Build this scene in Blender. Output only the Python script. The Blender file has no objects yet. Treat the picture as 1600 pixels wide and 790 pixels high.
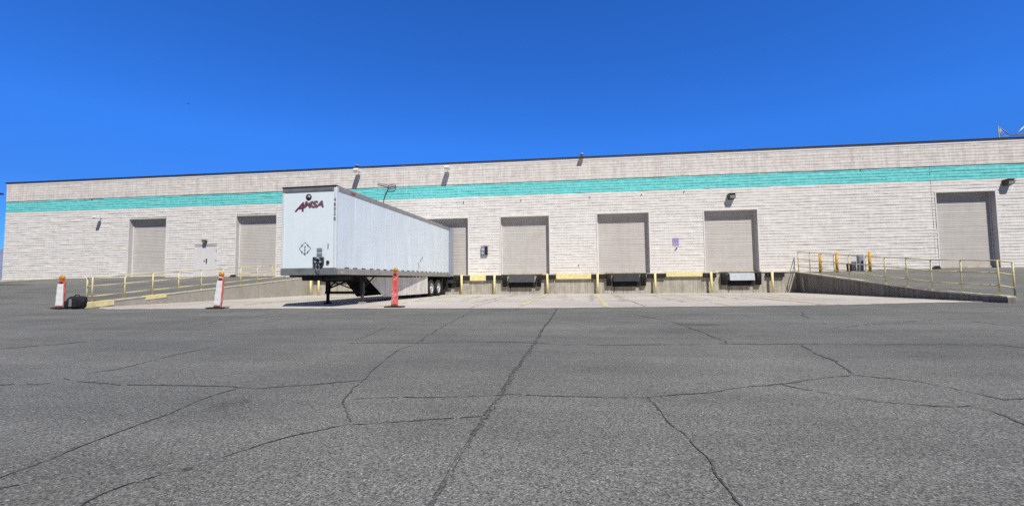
import bpy, bmesh, math, random
from mathutils import Vector, Matrix
R = math.radians
rnd = random.Random(7)
sc = bpy.context.scene
COL = sc.collection

# ---------------------------------------------------------------- helpers
def tag(o, label=None, cat=None, group=None, kind=None):
    if label: o['label'] = label
    if cat: o['category'] = cat
    if group: o['group'] = group
    if kind: o['kind'] = kind
    return o

def empty(name, loc, rz=0, label=None, cat=None, group=None):
    o = bpy.data.objects.new(name, None); COL.objects.link(o)
    o.location = loc; o.rotation_euler = (0, 0, rz); o.empty_display_size = .2
    return tag(o, label, cat, group)

class MB:
    """collects shapes, then links them as one mesh object"""
    def __init__(s): s.bm = bmesh.new()
    def quad(s, *pts, mi=0):
        f = s.bm.faces.new([s.bm.verts.new(p) for p in pts]); f.material_index = mi; return f
    def box(s, x0, x1, y0, y1, z0, z1, bev=0, mi=0, rot=None, piv=None):
        r = bmesh.ops.create_cube(s.bm, size=1)
        vs = r['verts']
        for v in vs:
            v.co = Vector(((x0+x1)/2+v.co.x*(x1-x0), (y0+y1)/2+v.co.y*(y1-y0), (z0+z1)/2+v.co.z*(z1-z0)))
        fs = set(f for v in vs for f in v.link_faces)
        for f in fs: f.material_index = mi
        if rot is not None:
            pv = Vector(piv) if piv else Vector(((x0+x1)/2, (y0+y1)/2, (z0+z1)/2))
            for v in vs: v.co = pv + rot @ (v.co - pv)
        if bev:
            es = list(set(e for v in vs for e in v.link_edges))
            bmesh.ops.bevel(s.bm, geom=es, offset=bev, segments=2, affect='EDGES', profile=.5)
        return s
    def tube(s, p0, p1, r0, r1=None, n=12, cap=True, mi=0):
        p0, p1 = Vector(p0), Vector(p1); r1 = r0 if r1 is None else r1
        d = (p1-p0).normalized(); a = Vector((0, 0, 1)) if abs(d.z) < .9 else Vector((1, 0, 0))
        u = d.cross(a).normalized(); w = d.cross(u)
        A = []; B = []
        for i in range(n):
            t = 2*math.pi*i/n; e = u*math.cos(t)+w*math.sin(t)
            A.append(s.bm.verts.new(p0+e*r0)); B.append(s.bm.verts.new(p1+e*r1))
        for i in range(n):
            f = s.bm.faces.new((A[i], A[(i+1) % n], B[(i+1) % n], B[i])); f.smooth = True; f.material_index = mi
        if cap:
            f = s.bm.faces.new(A[::-1]); f.material_index = mi
            f = s.bm.faces.new(B); f.material_index = mi
        return s
    def path(s, pts, r, n=8, mi=0):
        for a, b in zip(pts, pts[1:]): s.tube(a, b, r, n=n, mi=mi)
        for p in pts[1:-1]: s.ball(p, r, 8, 6, mi=mi)
        return s
    def ball(s, c, r, u=16, v=10, sc_=(1, 1, 1), mi=0):
        rr = bmesh.ops.create_uvsphere(s.bm, u_segments=u, v_segments=v, radius=r)
        for q in rr['verts']:
            q.co = Vector(c)+Vector((q.co.x*sc_[0], q.co.y*sc_[1], q.co.z*sc_[2]))
            for f in q.link_faces: f.smooth = True; f.material_index = mi
        return s
    def lathe(s, prof, axis='x', c=(0, 0, 0), n=32, mi=0):
        """prof: (radius, offset) pairs turned around the axis through c"""
        rings = []
        for r, o in prof:
            ring = []
            for i in range(n):
                t = 2*math.pi*i/n; a, b = r*math.cos(t), r*math.sin(t)
                v = {'x': (o, a, b), 'y': (a, o, b), 'z': (a, b, o)}[axis]
                ring.append(s.bm.verts.new(Vector(c)+Vector(v)))
            rings.append(ring)
        for A, B in zip(rings, rings[1:]):
            for i in range(n):
                f = s.bm.faces.new((A[i], A[(i+1) % n], B[(i+1) % n], B[i])); f.smooth = True; f.material_index = mi
        return s
    def prism(s, poly, axis, a, b, mi=0):
        """poly of 2-d points extruded along axis from a to b"""
        def P(p, t):
            return {'x': (t, p[0], p[1]), 'y': (p[0], t, p[1]), 'z': (p[0], p[1], t)}[axis]
        A = [s.bm.verts.new(P(p, a)) for p in poly]; B = [s.bm.verts.new(P(p, b)) for p in poly]
        n = len(poly); fs = [s.bm.faces.new(A), s.bm.faces.new(B[::-1])]
        for i in range(n): fs.append(s.bm.faces.new((A[i], B[i], B[(i+1) % n], A[(i+1) % n])))
        for f in fs: f.material_index = mi
        return s
    def build(s, name, mats, parent=None, normals=True):
        if normals: bmesh.ops.recalc_face_normals(s.bm, faces=s.bm.faces)
        me = bpy.data.meshes.new(name); s.bm.to_mesh(me); s.bm.free()
        for m in (mats if isinstance(mats, (list, tuple)) else [mats]): me.materials.append(m)
        o = bpy.data.objects.new(name, me); COL.objects.link(o)
        if parent: o.parent = parent
        return o

def copy_tree(o, parent=None):
    c = o.copy(); COL.objects.link(c); c.parent = parent
    for ch in list(o.children): copy_tree(ch, c)
    return c

def text_part(name, body, size, mat, loc, rot, parent, shear=0, xs=1, ys=1, bold=0.0, ext=.002):
    cu = bpy.data.curves.new(name, 'FONT'); cu.body = body; cu.size = size; cu.shear = shear
    cu.extrude = ext; cu.offset = bold; cu.align_x = 'CENTER'; cu.align_y = 'CENTER'
    t = bpy.data.objects.new('t', cu); COL.objects.link(t)
    bpy.context.view_layer.update()
    me = bpy.data.meshes.new_from_object(t.evaluated_get(bpy.context.evaluated_depsgraph_get()))
    bpy.data.objects.remove(t)
    me.materials.clear(); me.materials.append(mat)
    for v in me.vertices: v.co.x *= xs; v.co.y *= ys
    o = bpy.data.objects.new(name, me); COL.objects.link(o)
    o.parent = parent; o.location = loc; o.rotation_euler = rot
    return o

# ---------------------------------------------------------------- materials
def mat(name, col, rough=.7, metal=0, var=.15, scale=3, streak=0, bump=0, bscale=30, dirt=None, dirtamt=.4, spec=.4, dscale=.7, dz=None):
    """painted / weathered surface: base colour varied by noise, optional vertical streaks, dirt and bump"""
    m = bpy.data.materials.new(name); m.use_nodes = True; nt = m.node_tree; N = nt.nodes; L = nt.links
    b = N['Principled BSDF']; b.inputs['Roughness'].default_value = rough; b.inputs['Metallic'].default_value = metal
    b.inputs['Specular IOR Level'].default_value = spec
    tc = N.new('ShaderNodeTexCoord'); gp = tc.outputs['Object']
    def noise(s, det=5, vec=None, ro=.6):
        n = N.new('ShaderNodeTexNoise'); n.inputs['Scale'].default_value = s; n.inputs['Detail'].default_value = det
        n.inputs['Roughness'].default_value = ro
        L.new(vec or gp, n.inputs['Vector']); return n.outputs['Fac']
    def ramp(f, a, b_, c0=(0, 0, 0, 1), c1=(1, 1, 1, 1)):
        r = N.new('ShaderNodeValToRGB'); r.color_ramp.elements[0].position = a; r.color_ramp.elements[1].position = b_
        r.color_ramp.elements[0].color = c0; r.color_ramp.elements[1].color = c1
        L.new(f, r.inputs['Fac']); return r.outputs['Color']
    def mix(f, a, b_, mode='MIX'):
        x = N.new('ShaderNodeMix'); x.data_type = 'RGBA'; x.blend_type = mode
        if isinstance(f, float): x.inputs[0].default_value = f
        else: L.new(f, x.inputs[0])
        for i, v in ((6, a), (7, b_)):
            if isinstance(v, tuple): x.inputs[i].default_value = v
            else: L.new(v, x.inputs[i])
        return x.outputs[2]
    c4 = (*col, 1)
    c = mix(ramp(noise(scale), .3, .7), tuple(v*(1-var) for v in col)+(1,), tuple(min(1, v*(1+var*.6)) for v in col)+(1,))
    if streak:
        mp = N.new('ShaderNodeMapping'); mp.inputs['Scale'].default_value = (6, 6, .25); L.new(gp, mp.inputs['Vector'])
        s = ramp(noise(1.3, 4, mp.outputs['Vector']), .44, .66)
        c = mix(s, c, mix(float(streak), c, tuple(v*.45 for v in (dirt or col))+(1,)))
    if dirt:
        s = ramp(noise(dscale, 8, None, .7), .46, .72)
        c = mix(s, c, mix(float(dirtamt), c, (*dirt, 1)))
    L.new(c, b.inputs['Base Color'])
    if bump:
        bp = N.new('ShaderNodeBump'); bp.inputs['Strength'].default_value = bump; bp.inputs['Distance'].default_value = .02
        L.new(noise(bscale, 6), bp.inputs['Height']); L.new(bp.outputs['Normal'], b.inputs['Normal'])
    return m

M = {}
M['brick'] = mat('painted_block', (.82, .79, .74), .85, var=.10, scale=5, streak=.10, bump=.5, bscale=55, dirt=(.56, .51, .47), dirtamt=.45, dscale=3)
M['teal'] = mat('teal_paint', (.17, .70, .675), .8, var=.22, scale=6, streak=.12, bump=.5, bscale=55, dirt=(.33, .76, .76), dirtamt=.65, dscale=3)
M['plaster'] = mat('parapet_plaster', (.77, .725, .67), .9, var=.13, scale=5, streak=.2, bump=.35, bscale=40, dirt=(.46, .39, .34), dirtamt=.62, dscale=1.6)
M['plaster_light'] = mat('parapet_light', (.80, .78, .76), .9, var=.08, scale=2)
M['trim'] = mat('trim_paint', (.76, .74, .72), .7, var=.1, scale=4, dirt=(.4, .35, .3), dirtamt=.3)
M['reveal'] = mat('dimmed_reveal_paint', (.56, .53, .50), .8, var=.1)  # trim colour dimmed to deepen the shade inside the door recesses
M['trim_dim'] = mat('joint_sealant', (.42, .40, .38), .8)
M['coping'] = mat('dark_flashing', (.03, .032, .038), .6, var=.3)
M['roof'] = mat('roof_felt', (.2, .2, .2), .9)
M['door'] = mat('roller_door_paint', (.56, .53, .49), .6, var=.07, scale=2.2, streak=.08, dirt=(.48, .41, .35), dirtamt=.35, spec=.3)
M['svc'] = mat('service_door_paint', (.74, .72, .71), .6, var=.05, dirt=(.45, .42, .4), dirtamt=.2)
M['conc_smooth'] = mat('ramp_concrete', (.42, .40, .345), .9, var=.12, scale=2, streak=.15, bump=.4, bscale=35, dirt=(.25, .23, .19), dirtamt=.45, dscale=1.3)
M['conc'] = mat('dock_concrete', (.50, .47, .39), .9, var=.15, scale=3, streak=.5, bump=.4, bscale=35, dirt=(.17, .15, .12), dirtamt=.55, dscale=1.3)
M['ledge'] = mat('concrete_edge', (.62, .565, .43), .85, var=.2, scale=5, dirt=(.25, .22, .18), dirtamt=.5, dscale=3)
M['conc_dark'] = mat('shaded_stained_concrete', (.225, .205, .18), .9, var=.2, scale=3, streak=.6, bump=.4, bscale=35, dirt=(.10, .09, .08), dirtamt=.6, dscale=1.1)  # ramp concrete with stains, base darkened for the wall in shade
M['yellow'] = mat('yellow_paint', (.86, .76, .38), .6, var=.15, scale=8, dirt=(.45, .36, .18), dirtamt=.4, dscale=6)
M['yellow2'] = mat('pale_yellow_rail', (.72, .64, .36), .6, var=.2, scale=6, dirt=(.24, .17, .10), dirtamt=.75, dscale=3)
M['orange_yellow'] = mat('amber_bollard_paint', (.72, .40, .03), .6, var=.15, scale=6, dirt=(.3, .17, .05), dirtamt=.5, dscale=5)
M['rubber'] = mat('black_rubber', (.022, .018, .018), .85, var=.4, scale=10, dirt=(.06, .05, .045), dirtamt=.5, dscale=6)
M['steel_dark'] = mat('dark_steel', (.045, .05, .055), .5, .3, var=.3, scale=8, dirt=(.10, .07, .05), dirtamt=.4, dscale=5)
M['steel_lip'] = mat('weathered_steel_plate', (.10, .105, .11), .5, .3, var=.3, scale=6, dirt=(.05, .045, .04), dirtamt=.6, dscale=4)
M['galv'] = mat('galvanised_plate', (.62, .68, .70), .45, .3, var=.15, scale=8, dirt=(.3, .33, .33), dirtamt=.5, dscale=4)
M['bronze'] = mat('dark_bronze', (.07, .062, .055), .5, .2, var=.2)
M['white_metal'] = mat('white_enamel', (.78, .77, .75), .5, var=.06)
M['glass'] = mat('lamp_glass', (.35, .37, .38), .15, spec=.6)
M['tr_white'] = mat('trailer_sheet', (.78, .86, .88), .38, .0, var=.04, scale=1.5, streak=.13, dirt=(.62, .66, .68), dirtamt=.35, dscale=.8, spec=.5)
M['tr_front'] = mat('trailer_front_sheet', (.80, .89, .92), .4, var=.03, scale=1.5, streak=.05, dirt=(.68, .74, .77), dirtamt=.35, dscale=1.2, spec=.5)
M['tr_post'] = mat('trailer_corner', (.72, .76, .78), .4, var=.05)
M['tr_rail'] = mat('trailer_alloy_rail', (.36, .345, .32), .5, .25, var=.15, scale=5, dirt=(.20, .17, .14), dirtamt=.45, dscale=3)
M['tr_rail_dark'] = mat('trailer_front_rail', (.22, .235, .235), .5, .2, var=.2, scale=4, dirt=(.08, .08, .08), dirtamt=.5, dscale=3)
M['tr_black'] = mat('undercarriage', (.018, .017, .016), .8, var=.4, scale=6)
M['skirt'] = mat('skirt_sheet', (.76, .72, .64), .6, var=.1, scale=3, streak=.3, dirt=(.33, .28, .22), dirtamt=.5, dscale=2)
M['tyre'] = mat('tyre_rubber', (.02, .02, .02), .85, var=.3, scale=10, dirt=(.07, .06, .05), dirtamt=.5, dscale=8)
M['rim'] = mat('white_rim', (.62, .62, .60), .5, .1, var=.15, scale=10, dirt=(.25, .2, .16), dirtamt=.5, dscale=6)
M['maroon'] = mat('maroon_vinyl', (.16, .04, .07), .5, var=.2, scale=12)
M['plum'] = mat('plum_vinyl', (.20, .09, .13), .5, var=.2, scale=12)
M['black'] = mat('black_vinyl', (.02, .02, .022), .5)
M['grey_mark'] = mat('grey_vinyl', (.14, .15, .16), .6)
M['tape'] = mat('reflective_tape_red', (.10, .03, .04), .4)
M['tape_w'] = mat('reflective_tape_white', (.6, .6, .6), .3)
M['redlamp'] = mat('red_lens', (.45, .03, .04), .3)
M['orange'] = mat('delineator_plastic', (.74, .16, .12), .5, var=.12, scale=8, dirt=(.5, .2, .18), dirtamt=.4, dscale=9)
M['pinkred'] = mat('faded_red_sheeting', (.74, .10, .09), .5, var=.2, scale=9, dirt=(.84, .62, .60), dirtamt=1.0, dscale=13)
M['sheet_white'] = mat('white_sheeting', (.80, .80, .78), .4, var=.06, scale=9, dirt=(.6, .58, .55), dirtamt=.3, dscale=8)
M['amber'] = mat('amber_lens', (.62, .26, .02), .25, var=.35, scale=20)
M['bag'] = mat('black_nylon', (.014, .014, .017), .8, var=.3, scale=12, bump=.3, bscale=80)
M['bag_grey'] = mat('grey_patch', (.22, .22, .23), .8)
M['lilac'] = mat('lilac_paper', (.42, .34, .62), .8, var=.1)
M['bluegrey'] = mat('blue_grey_panel', (.14, .19, .30), .5, var=.2)
M['cabinet'] = mat('grey_cabinet', (.26, .28, .32), .6, var=.1)
M['hill'] = mat('hazy_hill', (.17, .20, .30), 1, var=.15, scale=.02)
M['leaf'] = mat('foliage', (.05, .08, .03), .8, var=.4, scale=2)
M['bark'] = mat('bark', (.10, .08, .06), .9)

def ground_mat(name, col, agg, aggscale, patch, patchscale, warm=None, stains=()):
    """paved surface with aggregate grain at two sizes and broad worn patches"""
    m = bpy.data.materials.new(name); m.use_nodes = True; nt = m.node_tree; N = nt.nodes; L = nt.links
    b = N['Principled BSDF']; b.inputs['Roughness'].default_value = .92; b.inputs['Specular IOR Level'].default_value = .25
    g = N.new('ShaderNodeTexCoord').outputs['Object']
    def noise(s, det, ro=.6, vec=None):
        n = N.new('ShaderNodeTexNoise'); n.inputs['Scale'].default_value = s; n.inputs['Detail'].default_value = det
        n.inputs['Roughness'].default_value = ro; L.new(vec or g, n.inputs['Vector']); return n.outputs['Fac']
    def mr(f, a, b_, c, d):
        r = N.new('ShaderNodeMapRange'); r.inputs[1].default_value = a; r.inputs[2].default_value = b_
        r.inputs[3].default_value = c; r.inputs[4].default_value = d; L.new(f, r.inputs[0]); return r.outputs[0]
    def mul(a, b_):
        r = N.new('ShaderNodeMath'); r.operation = 'MULTIPLY'; L.new(a, r.inputs[0]); L.new(b_, r.inputs[1]); return r.outputs[0]
    v = N.new('ShaderNodeTexVoronoi'); v.inputs['Scale'].default_value = aggscale; L.new(g, v.inputs['Vector'])
    sep = N.new('ShaderNodeSeparateColor'); L.new(v.outputs['Color'], sep.inputs[0])
    grain = mr(sep.outputs[0], 0, 1, 1-agg, 1+agg)
    grain2 = mr(noise(aggscale*.45, 3, .7), .3, .7, 1-agg*.8, 1+agg*.8)
    p1 = mr(noise(patchscale, 6, .65), .3, .7, 1-patch, 1+patch)
    mp = N.new('ShaderNodeMapping'); mp.inputs['Scale'].default_value = (.25, 2.2, 1); mp.inputs['Rotation'].default_value = (0, 0, .25)
    L.new(g, mp.inputs['Vector'])
    p2 = mr(noise(.6, 7, .7, mp.outputs['Vector']), .3, .7, 1-patch*.8, 1+patch*.8)
    f = mul(mul(mul(grain, grain2), p1), p2)
    # white flecks and dark pits
    v2 = N.new('ShaderNodeTexVoronoi'); v2.inputs['Scale'].default_value = aggscale*.8; L.new(g, v2.inputs['Vector'])
    s2 = N.new('ShaderNodeSeparateColor'); L.new(v2.outputs['Color'], s2.inputs[0])
    f = mul(f, mr(s2.outputs[1], .93, 1, 1, 1+agg*1.6))
    f = mul(f, mr(s2.outputs[2], .93, 1, 1, 1-agg*1.1))
    sx = N.new('ShaderNodeSeparateXYZ'); L.new(g, sx.inputs[0])
    for (cx, cy, rx, ry, amt) in stains:
        vm = N.new('ShaderNodeMapping'); vm.vector_type = 'POINT'
        vm.inputs['Scale'].default_value = (1/rx, 1/ry, 0); vm.inputs['Location'].default_value = (-cx/rx, -cy/ry, 0)
        L.new(g, vm.inputs['Vector'])
        ln = N.new('ShaderNodeVectorMath'); ln.operation = 'LENGTH'; L.new(vm.outputs[0], ln.inputs[0])
        ad = N.new('ShaderNodeMath'); ad.operation = 'ADD'; L.new(ln.outputs['Value'], ad.inputs[0]); L.new(mr(noise(5/max(rx, ry)*.6, 4), 0, 1, -.6, .6), ad.inputs[1])
        f = mul(f, mr(ad.outputs[0], .6, 1.1, 1-amt, 1))
    base = N.new('ShaderNodeMix'); base.data_type = 'RGBA'
    L.new(mr(noise(patchscale*.6, 5), .35, .65, 0, 1), base.inputs[0])
    base.inputs[6].default_value = (*col, 1); base.inputs[7].default_value = (*(warm or col), 1)
    vm = N.new('ShaderNodeVectorMath'); vm.operation = 'SCALE'
    L.new(base.outputs[2], vm.inputs[0]); L.new(f, vm.inputs['Scale'])
    L.new(vm.outputs[0], b.inputs['Base Color'])
    bp = N.new('ShaderNodeBump'); bp.inputs['Strength'].default_value = .6; bp.inputs['Distance'].default_value = .004
    L.new(sep.outputs[1], bp.inputs['Height']); L.new(bp.outputs['Normal'], b.inputs['Normal'])
    return m

M['asphalt'] = ground_mat('asphalt', (.166, .164, .146), .56, 150, .19, .45, warm=(.141, .141, .129),
                          stains=((1.13, -24.63, .14, .2, .22), (-30.4, -5, 2.2, .5, .6), (1.78, -25.7, .03, .03, .5), (.5, -26.0, .5, .12, .25), (2.7, -25.1, .35, .3, .1), (5.98, -18.78, .5, .25, .3)))
M['slab'] = ground_mat('pit_concrete', (.51, .475, .425), .14, 60, .09, .35, warm=(.45, .405, .36),
                       stains=((9, -3, 2.5, 1.2, .15), (-6, -5, 2, 4, .2), (1, -2, 1.5, 1, .15)))
M['crack'] = mat('crack_fill', (.046, .045, .044), .95, var=.5, scale=25)
M['crack_faint'] = mat('crack_worn', (.080, .079, .078), .95, var=.35, scale=14)
for nm_, hi_ in (('crack', .115), ('crack_faint', .135)):      # grit lodged in the cracks
    nt_ = M[nm_].node_tree; bs_ = nt_.nodes['Principled BSDF']; src_ = bs_.inputs['Base Color'].links[0].from_socket
    nn_ = nt_.nodes.new('ShaderNodeTexNoise'); nn_.inputs['Scale'].default_value = 62; nn_.inputs['Detail'].default_value = 4; nn_.inputs['Roughness'].default_value = .7
    tc_ = nt_.nodes.new('ShaderNodeTexCoord'); nt_.links.new(tc_.outputs['Object'], nn_.inputs['Vector'])
    rp_ = nt_.nodes.new('ShaderNodeValToRGB'); rp_.color_ramp.elements[0].position = .47; rp_.color_ramp.elements[1].position = .56; nt_.links.new(nn_.outputs['Fac'], rp_.inputs['Fac'])
    mx_ = nt_.nodes.new('ShaderNodeMix'); mx_.data_type = 'RGBA'; nt_.links.new(rp_.outputs['Color'], mx_.inputs[0]); nt_.links.new(src_, mx_.inputs[6]); mx_.inputs[7].default_value = (hi_, hi_, hi_*.95, 1)
    nt_.links.new(mx_.outputs[2], bs_.inputs['Base Color'])
M['joint'] = mat('slab_joint', (.16, .145, .13), .95, var=.4, scale=10)
M['tyre_mark'] = mat('worn_tyre_mark', (.425, .39, .345), .9, var=.12, scale=5)
M['line'] = mat('worn_yellow_line', (.62, .56, .28), .8, var=.2, scale=6, dirt=(.44, .40, .34), dirtamt=1.0, dscale=3)
M['seam'] = mat('pale_slab_edge', (.58, .56, .51), .9, var=.2, scale=4)

# ---------------------------------------------------------------- ground
# world: x along the warehouse wall, y = 0 at its face (yard at negative y)
def lx(d): return -13.5-.06*min(d, 13.0)          # left retaining wall line
def rx(d): return 16.5+.07*min(d, 11.3)           # right retaining wall line
def interp(t, x):
    for (a, b), (c, d) in zip(t, t[1:]):
        if x <= c: return b+(d-b)*max(0, (x-a))/(c-a)
    return t[-1][1]
BASEZ = [(-300, .8), (-60, 1.0), (-38, 1.13), (-33, 1.32), (-20, 1.34), (-13.6, 1.19), (0, 1.2), (16.5, 1.19), (20, 1.23), (24, 1.30), (40, 1.32), (300, 1.3)]
def sst(t): t = max(0, min(1, t)); return t*t*(3-2*t)
def soft(d, L0):
    t = 1-d/L0
    return t if t > .12 else (max(0, t+.12)**2)/.48
def gz(x, d):
    """yard level at x, d metres in front of the building"""
    if d <= 0: return interp(BASEZ, x)
    if x < lx(d)+.001:
        w = 1 if d < 12.95 else sst((lx(d)-x)/(1.2))
        return interp(BASEZ, x)*soft(d, 15.2)*w
    if x > rx(d)-.001:
        w = 1 if d < 11.25 else sst((x-rx(d))/(1.2))
        return interp(BASEZ, x)*soft(d, 12.8)*w
    return 0
def sheet(cols, rows, fx):
    mb = MB(); g = []
    for d in rows:
        g.append([mb.bm.verts.new((fx(u, d), -d, gz(fx(u, d), d))) for u in cols])
    for i in range(len(rows)-1):
        for j in range(len(cols)-1):
            f = mb.bm.faces.new((g[i][j], g[i][j+1], g[i+1][j+1], g[i+1][j])); f.smooth = False
    return mb
rows_n = sorted(set([-500, -120, -30, 0] + [i*.65 for i in range(1, 20)] + [12.9, 13.0, 11.2, 11.3] + [13.6, 14.2, 15, 16, 17.5, 19, 22, 30, 60, 200, 500]))
cols_o = [0, .12, .3, .6, .9, 1.2, 1.8, 2.6, 4, 6, 8, 10, 12, 14, 16, 18, 19.5, 21, 22.5, 24.5, 27, 30, 40, 60, 120, 300]
mbg = sheet([-c for c in cols_o][::-1], rows_n, lambda u, d: lx(d)-.1+u-.001)
for f_cols, fx in ((cols_o, lambda u, d: rx(d)+.1+u+.001),):
    m2 = sheet(f_cols, rows_n, fx); me_t = bpy.data.meshes.new('t'); m2.bm.to_mesh(me_t); m2.bm.free(); mbg.bm.from_mesh(me_t); bpy.data.meshes.remove(me_t)
def midx(u, d): return (lx(d)-.101)*(1-u)+(rx(d)+.101)*u
class _m: pass
m3 = MB(); g = []
for d in [r for r in rows_n if r >= 0]:
    g.append([m3.bm.verts.new((midx(i/24, d), -d, 0)) for i in range(25)])
for i in range(len(g)-1):
    for j in range(24): m3.bm.faces.new((g[i][j], g[i][j+1], g[i+1][j+1], g[i+1][j]))
me_t = bpy.data.meshes.new('t'); m3.bm.to_mesh(me_t); m3.bm.free(); mbg.bm.from_mesh(me_t); bpy.data.meshes.remove(me_t)
bmesh.ops.remove_doubles(mbg.bm, verts=mbg.bm.verts, dist=.0005)
for f in mbg.bm.faces:
    if f.normal.z < 0: f.normal_flip()
tag(mbg.build('asphalt_yard', M['asphalt'], normals=False), kind='structure')

# concrete apron inside the truck pit, its front edge slightly wavy
EDGE = [(-14.32, 12.7), (-13.2, 13.7), (-12.1, 14.0), (-9.3, 13.9), (-4.6, 13.86), (0, 13.95), (1.8, 13.98), (5.7, 13.5), (9.6, 13.0), (12.75, 12.3), (15.15, 11.5), (16.6, 11.1), (17.25, 10.9)]
mb = MB()
top = []; n = 160
for i in range(n+1):
    u = i/n; x = -14.32+(17.25+14.32)*u; d = interp(EDGE, x)+rnd.uniform(-.03, .03)
    top.append((x, d))
g = []
for k in range(9):
    g.append([mb.bm.verts.new((max(min(x, rx(d*k/8)-.0), lx(d*k/8)+.0) if k < 8 else x, -d*k/8, .006)) for x, d in top])
for i in range(8):
    for j in range(n): mb.bm.faces.new((g[i][j], g[i+1][j], g[i+1][j+1], g[i][j+1]))
for f in mb.bm.faces:
    f.normal_update()
    if f.normal.z < 0: f.normal_flip()
tag(mb.build('concrete_apron', M['slab'], normals=False), kind='structure')

def ribbon(mb, pts, w, z, rag=.35, step=.06, gaps=0, mi=0, zf=None):
    """a ragged strip following a polyline on the ground"""
    P = []
    for a, b in zip(pts, pts[1:]):
        a = Vector(a); b = Vector(b); n = max(1, int((b-a).length/step))
        for i in range(n): P.append(a.lerp(b, i/n))
    P.append(Vector(pts[-1])); prev = None
    dev = 0
    for i, p in enumerate(P):
        near = .45 if p.y < -25.2 and abs(p.x-3.05) < .12 else 1
        t = (P[min(i+1, len(P)-1)]-P[max(i-1, 0)]).normalized(); nn = Vector((-t.y, t.x))
        dev = dev*.6+rnd.gauss(0, max(w, .010)*.55*rag*2)*near
        ww = w*.5*max(.25, 1+rnd.uniform(-rag, rag)*1.6+.45*math.sin(i*.23+len(P)))*near
        if i in (0, len(P)-1): ww *= .4
        c = p+nn*dev; zz = z+(zf(c) if zf else 0)
        cur = (mb.bm.verts.new((c.x+nn.x*ww, c.y+nn.y*ww, zz)), mb.bm.verts.new((c.x-nn.x*ww, c.y-nn.y*ww, zz)))
        if prev and rnd.random() >= gaps:
            f = mb.bm.faces.new((prev[0], cur[0], cur[1], prev[1])); f.material_index = mi
            f.normal_update()
            if f.normal.z < 0: f.normal_flip()
        prev = cur

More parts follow.
